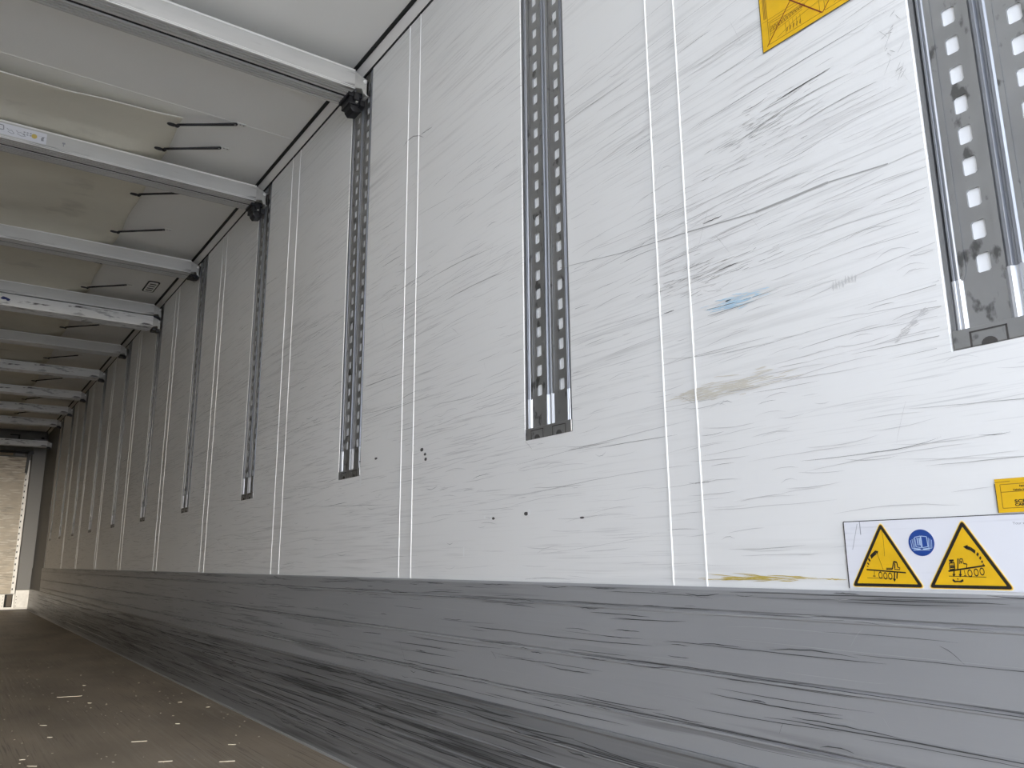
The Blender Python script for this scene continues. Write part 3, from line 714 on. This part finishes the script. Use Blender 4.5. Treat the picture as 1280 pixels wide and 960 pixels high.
# oval grille plate on the ceiling
root = empty('ceiling_plate', (1.055, 6.03, CZ), 'small dark-rimmed slotted plate on the ceiling before the stacked beams', 'plate')
def stad(hx, hy, r=.022): return rounded([(-hx, -hy), (hx, -hy), (hx, hy), (-hx, hy)], r)
mb = MB(); mb.prism(stad(.040, .13), 2, -.004, 0); mb.build('rim', M['rubber'], root)
mb = MB(); mb.prism(stad(.031, .115, .016), 2, -.007, -.0035); p = mb.build('plate', M['ceil'], root)
mb = MB()
for y in (-.075, -.025, .025, .075):
    mb = MB(); mb.prism([(a, b + y) for a, b in stad(.022, .008, .006)], 2, -.0085, -.0065); mb.build('slot', M['rubber'], p)

# ------------------------------------------------------------------ front bulkhead
struct(MB().box(LX - .05, WX + .05, FY, FY + .06, 0, CZ), 'wall_front', M['header'], 'dark front wall of the trailer')
bp = empty('bulkhead_panel', (0, FY, .235), 'bright worn tan board covering the far front wall', 'panel')
o = MB().box(LX + .2, .965, -.022, -.001, 0, 1.98).build('board', M['front'], bp, bevel=.003)
mb = MB().box(.955, 1.004, -.026, -.001, .0, 1.94); e = mb.build('edge_strip', M['galv'], bp)
mb = MB()
for k in range(22): mb.box(.962, .976, -.0275, -.0255, .05 + k * .088, .075 + k * .088)
mb.build('edge_slots', M['rubber'], e)
pl = MB(); pl.prism([(1.006, FY - .002), (1.012, FY - .055), (1.02, FY - .062), (WX - .008, FY - .062), (WX - .008, FY - .002)], 2, .29, 2.50)
tag(pl.build('corner_pillar', M['pillar']), 'smooth grey pillar standing in the far right corner', 'pillar')
bs = empty('base_plate', (0, FY, 0), 'pale riveted base plate under the far bulkhead board', 'plate')
mb = MB(); mb.box(LX + .2, 1.19, -.040, -.003, .012, .232); mb.box(1.012, 1.19, -.062, -.041, .03, .285); mb.build('plate', M['galv'], bs, bevel=.004)
v = MB().box(.885, .985, -.044, -.0405, .045, .225).build('vent_opening', M['rubber'], bs); MB().box(.912, .976, -.047, -.0425, .055, .215).build('vent_mesh', M['vent'], v)
mb = MB()
for k in range(4):
    for x in (.866, 1.03): mb = MB(); mb.cyl((x, -.0655 if x > 1 else -.0425, .06 + .045 * k), 1, .005, .003, 8); mb.build('rivet', M['rubber'], bs)
hd = empty('header_box', (0, FY, 2.24), 'dark header housing across the top of the far front wall', 'housing')
mb = MB(); mb.box(.05, 1.17, -.050, -.002, .07, .36); mb.build('housing', M['header'], hd, bevel=.01)
mb = MB(); mb.box(.70, .83, -.054, -.049, .20, .31); mb.build('opening', M['rubber'], hd)
mb = MB(); mb.prism(rounded([(1.105, .16), (1.145, .16), (1.145, .29), (1.105, .29)], .015), 1, -.056, -.049)
mb.build('opening', M['rubber'], hd)
MB().box(.70, .805, -.058, -.0535, .20, .29).build('inset_panel', M['corner'], hd)
MB().box(.94, .995, -.060, -.049, .165, .205).build('catch', M['corner'], hd)
o = MB().box(.2, .77, -.03, -.004, -.005, .068).build('tan_strip', mat('tan_board_strip', (.28, .21, .13), .5), hd)
o = MB().box(.80, .92, -.03, -.004, -.005, .068).build('grey_strip', M['pillar'], hd)
rd = empty('locking_rod', (0, FY - .08, 2.28), 'thin dark rod with lever hanging before the bulkhead header', 'rod')
mb = MB(); mb.tube([(.15, 0, .0), (1.03, 0, .0)], .016, 10); mb.cyl((1.0, -.02, 0), 1, .03, .04, 12); mb.build('rod', M['plastic'], rd)
mb = MB(); mb.prism([(.95, .02), (.985, .02), (.975, -.30), (.94, -.30)], 1, -.012, .012); mb.build('lever', M['plastic'], rd, bevel=.004)

# ------------------------------------------------------------------ splinters on the floor
sp = [(.631, 4.727), (.702, 3.403), (.876, 2.891), (.964, 3.136), (.71, 3.018), (.341, 3.219), (.323, 3.341), (.746, 5.1), (.445, 3.974), (1.034, 4.206), (1.106, 3.989), (.898, 3.664), (.44, 3.692), (.683, 4.454)]
big = {0: .11, 1: .055, 2: .05, 3: .028, 4: .045, 5: .035, 8: .03}
for i, (x, y) in enumerate(sp):
    L = big.get(i, .018); a = math.radians(random.uniform(-25, 10) - 25); w = .0035 if L > .03 else .0022
    mb = MB(); c, s = math.cos(a), math.sin(a)
    pts = [(-L / 2, -w * .2), (-L * .1, -w), (L * .45, -w * .7), (L / 2, w * .3), (L * .1, w), (-L * .4, w * .6)]
    mb.prism([(p[0] * c - p[1] * s, p[0] * s + p[1] * c) for p in pts], 2, .0002, .0022)
    o = mb.build('wood_splinter', M['straw']); o.location = (x, y, 0)
    if i == 0: lab = 'longest pale wood splinter, lying alone farther left on the floor'
    else: lab = 'short pale wood splinter among those scattered on the brown floor'
    tag(o, lab, 'splinter', 'wood splinters on the floor')
mb = MB()
for _ in range(420):
    x = random.uniform(-.6, 1.15); y = random.uniform(2.2, 7.0); L = random.uniform(.002, .008); a = random.uniform(0, 3.14); w = L * .3
    c, s = math.cos(a), math.sin(a)
    mb.prism([(x + p[0] * c - p[1] * s, y + p[0] * s + p[1] * c) for p in ((-L / 2, -w / 2), (L / 2, -w / 2), (L / 2, w / 2), (-L / 2, w / 2))], 2, .0002, .0012)
tag(mb.build('floor_crumbs', M['straw']), 'tiny pale crumbs and wood chips scattered over the floor', 'debris', kind='stuff')
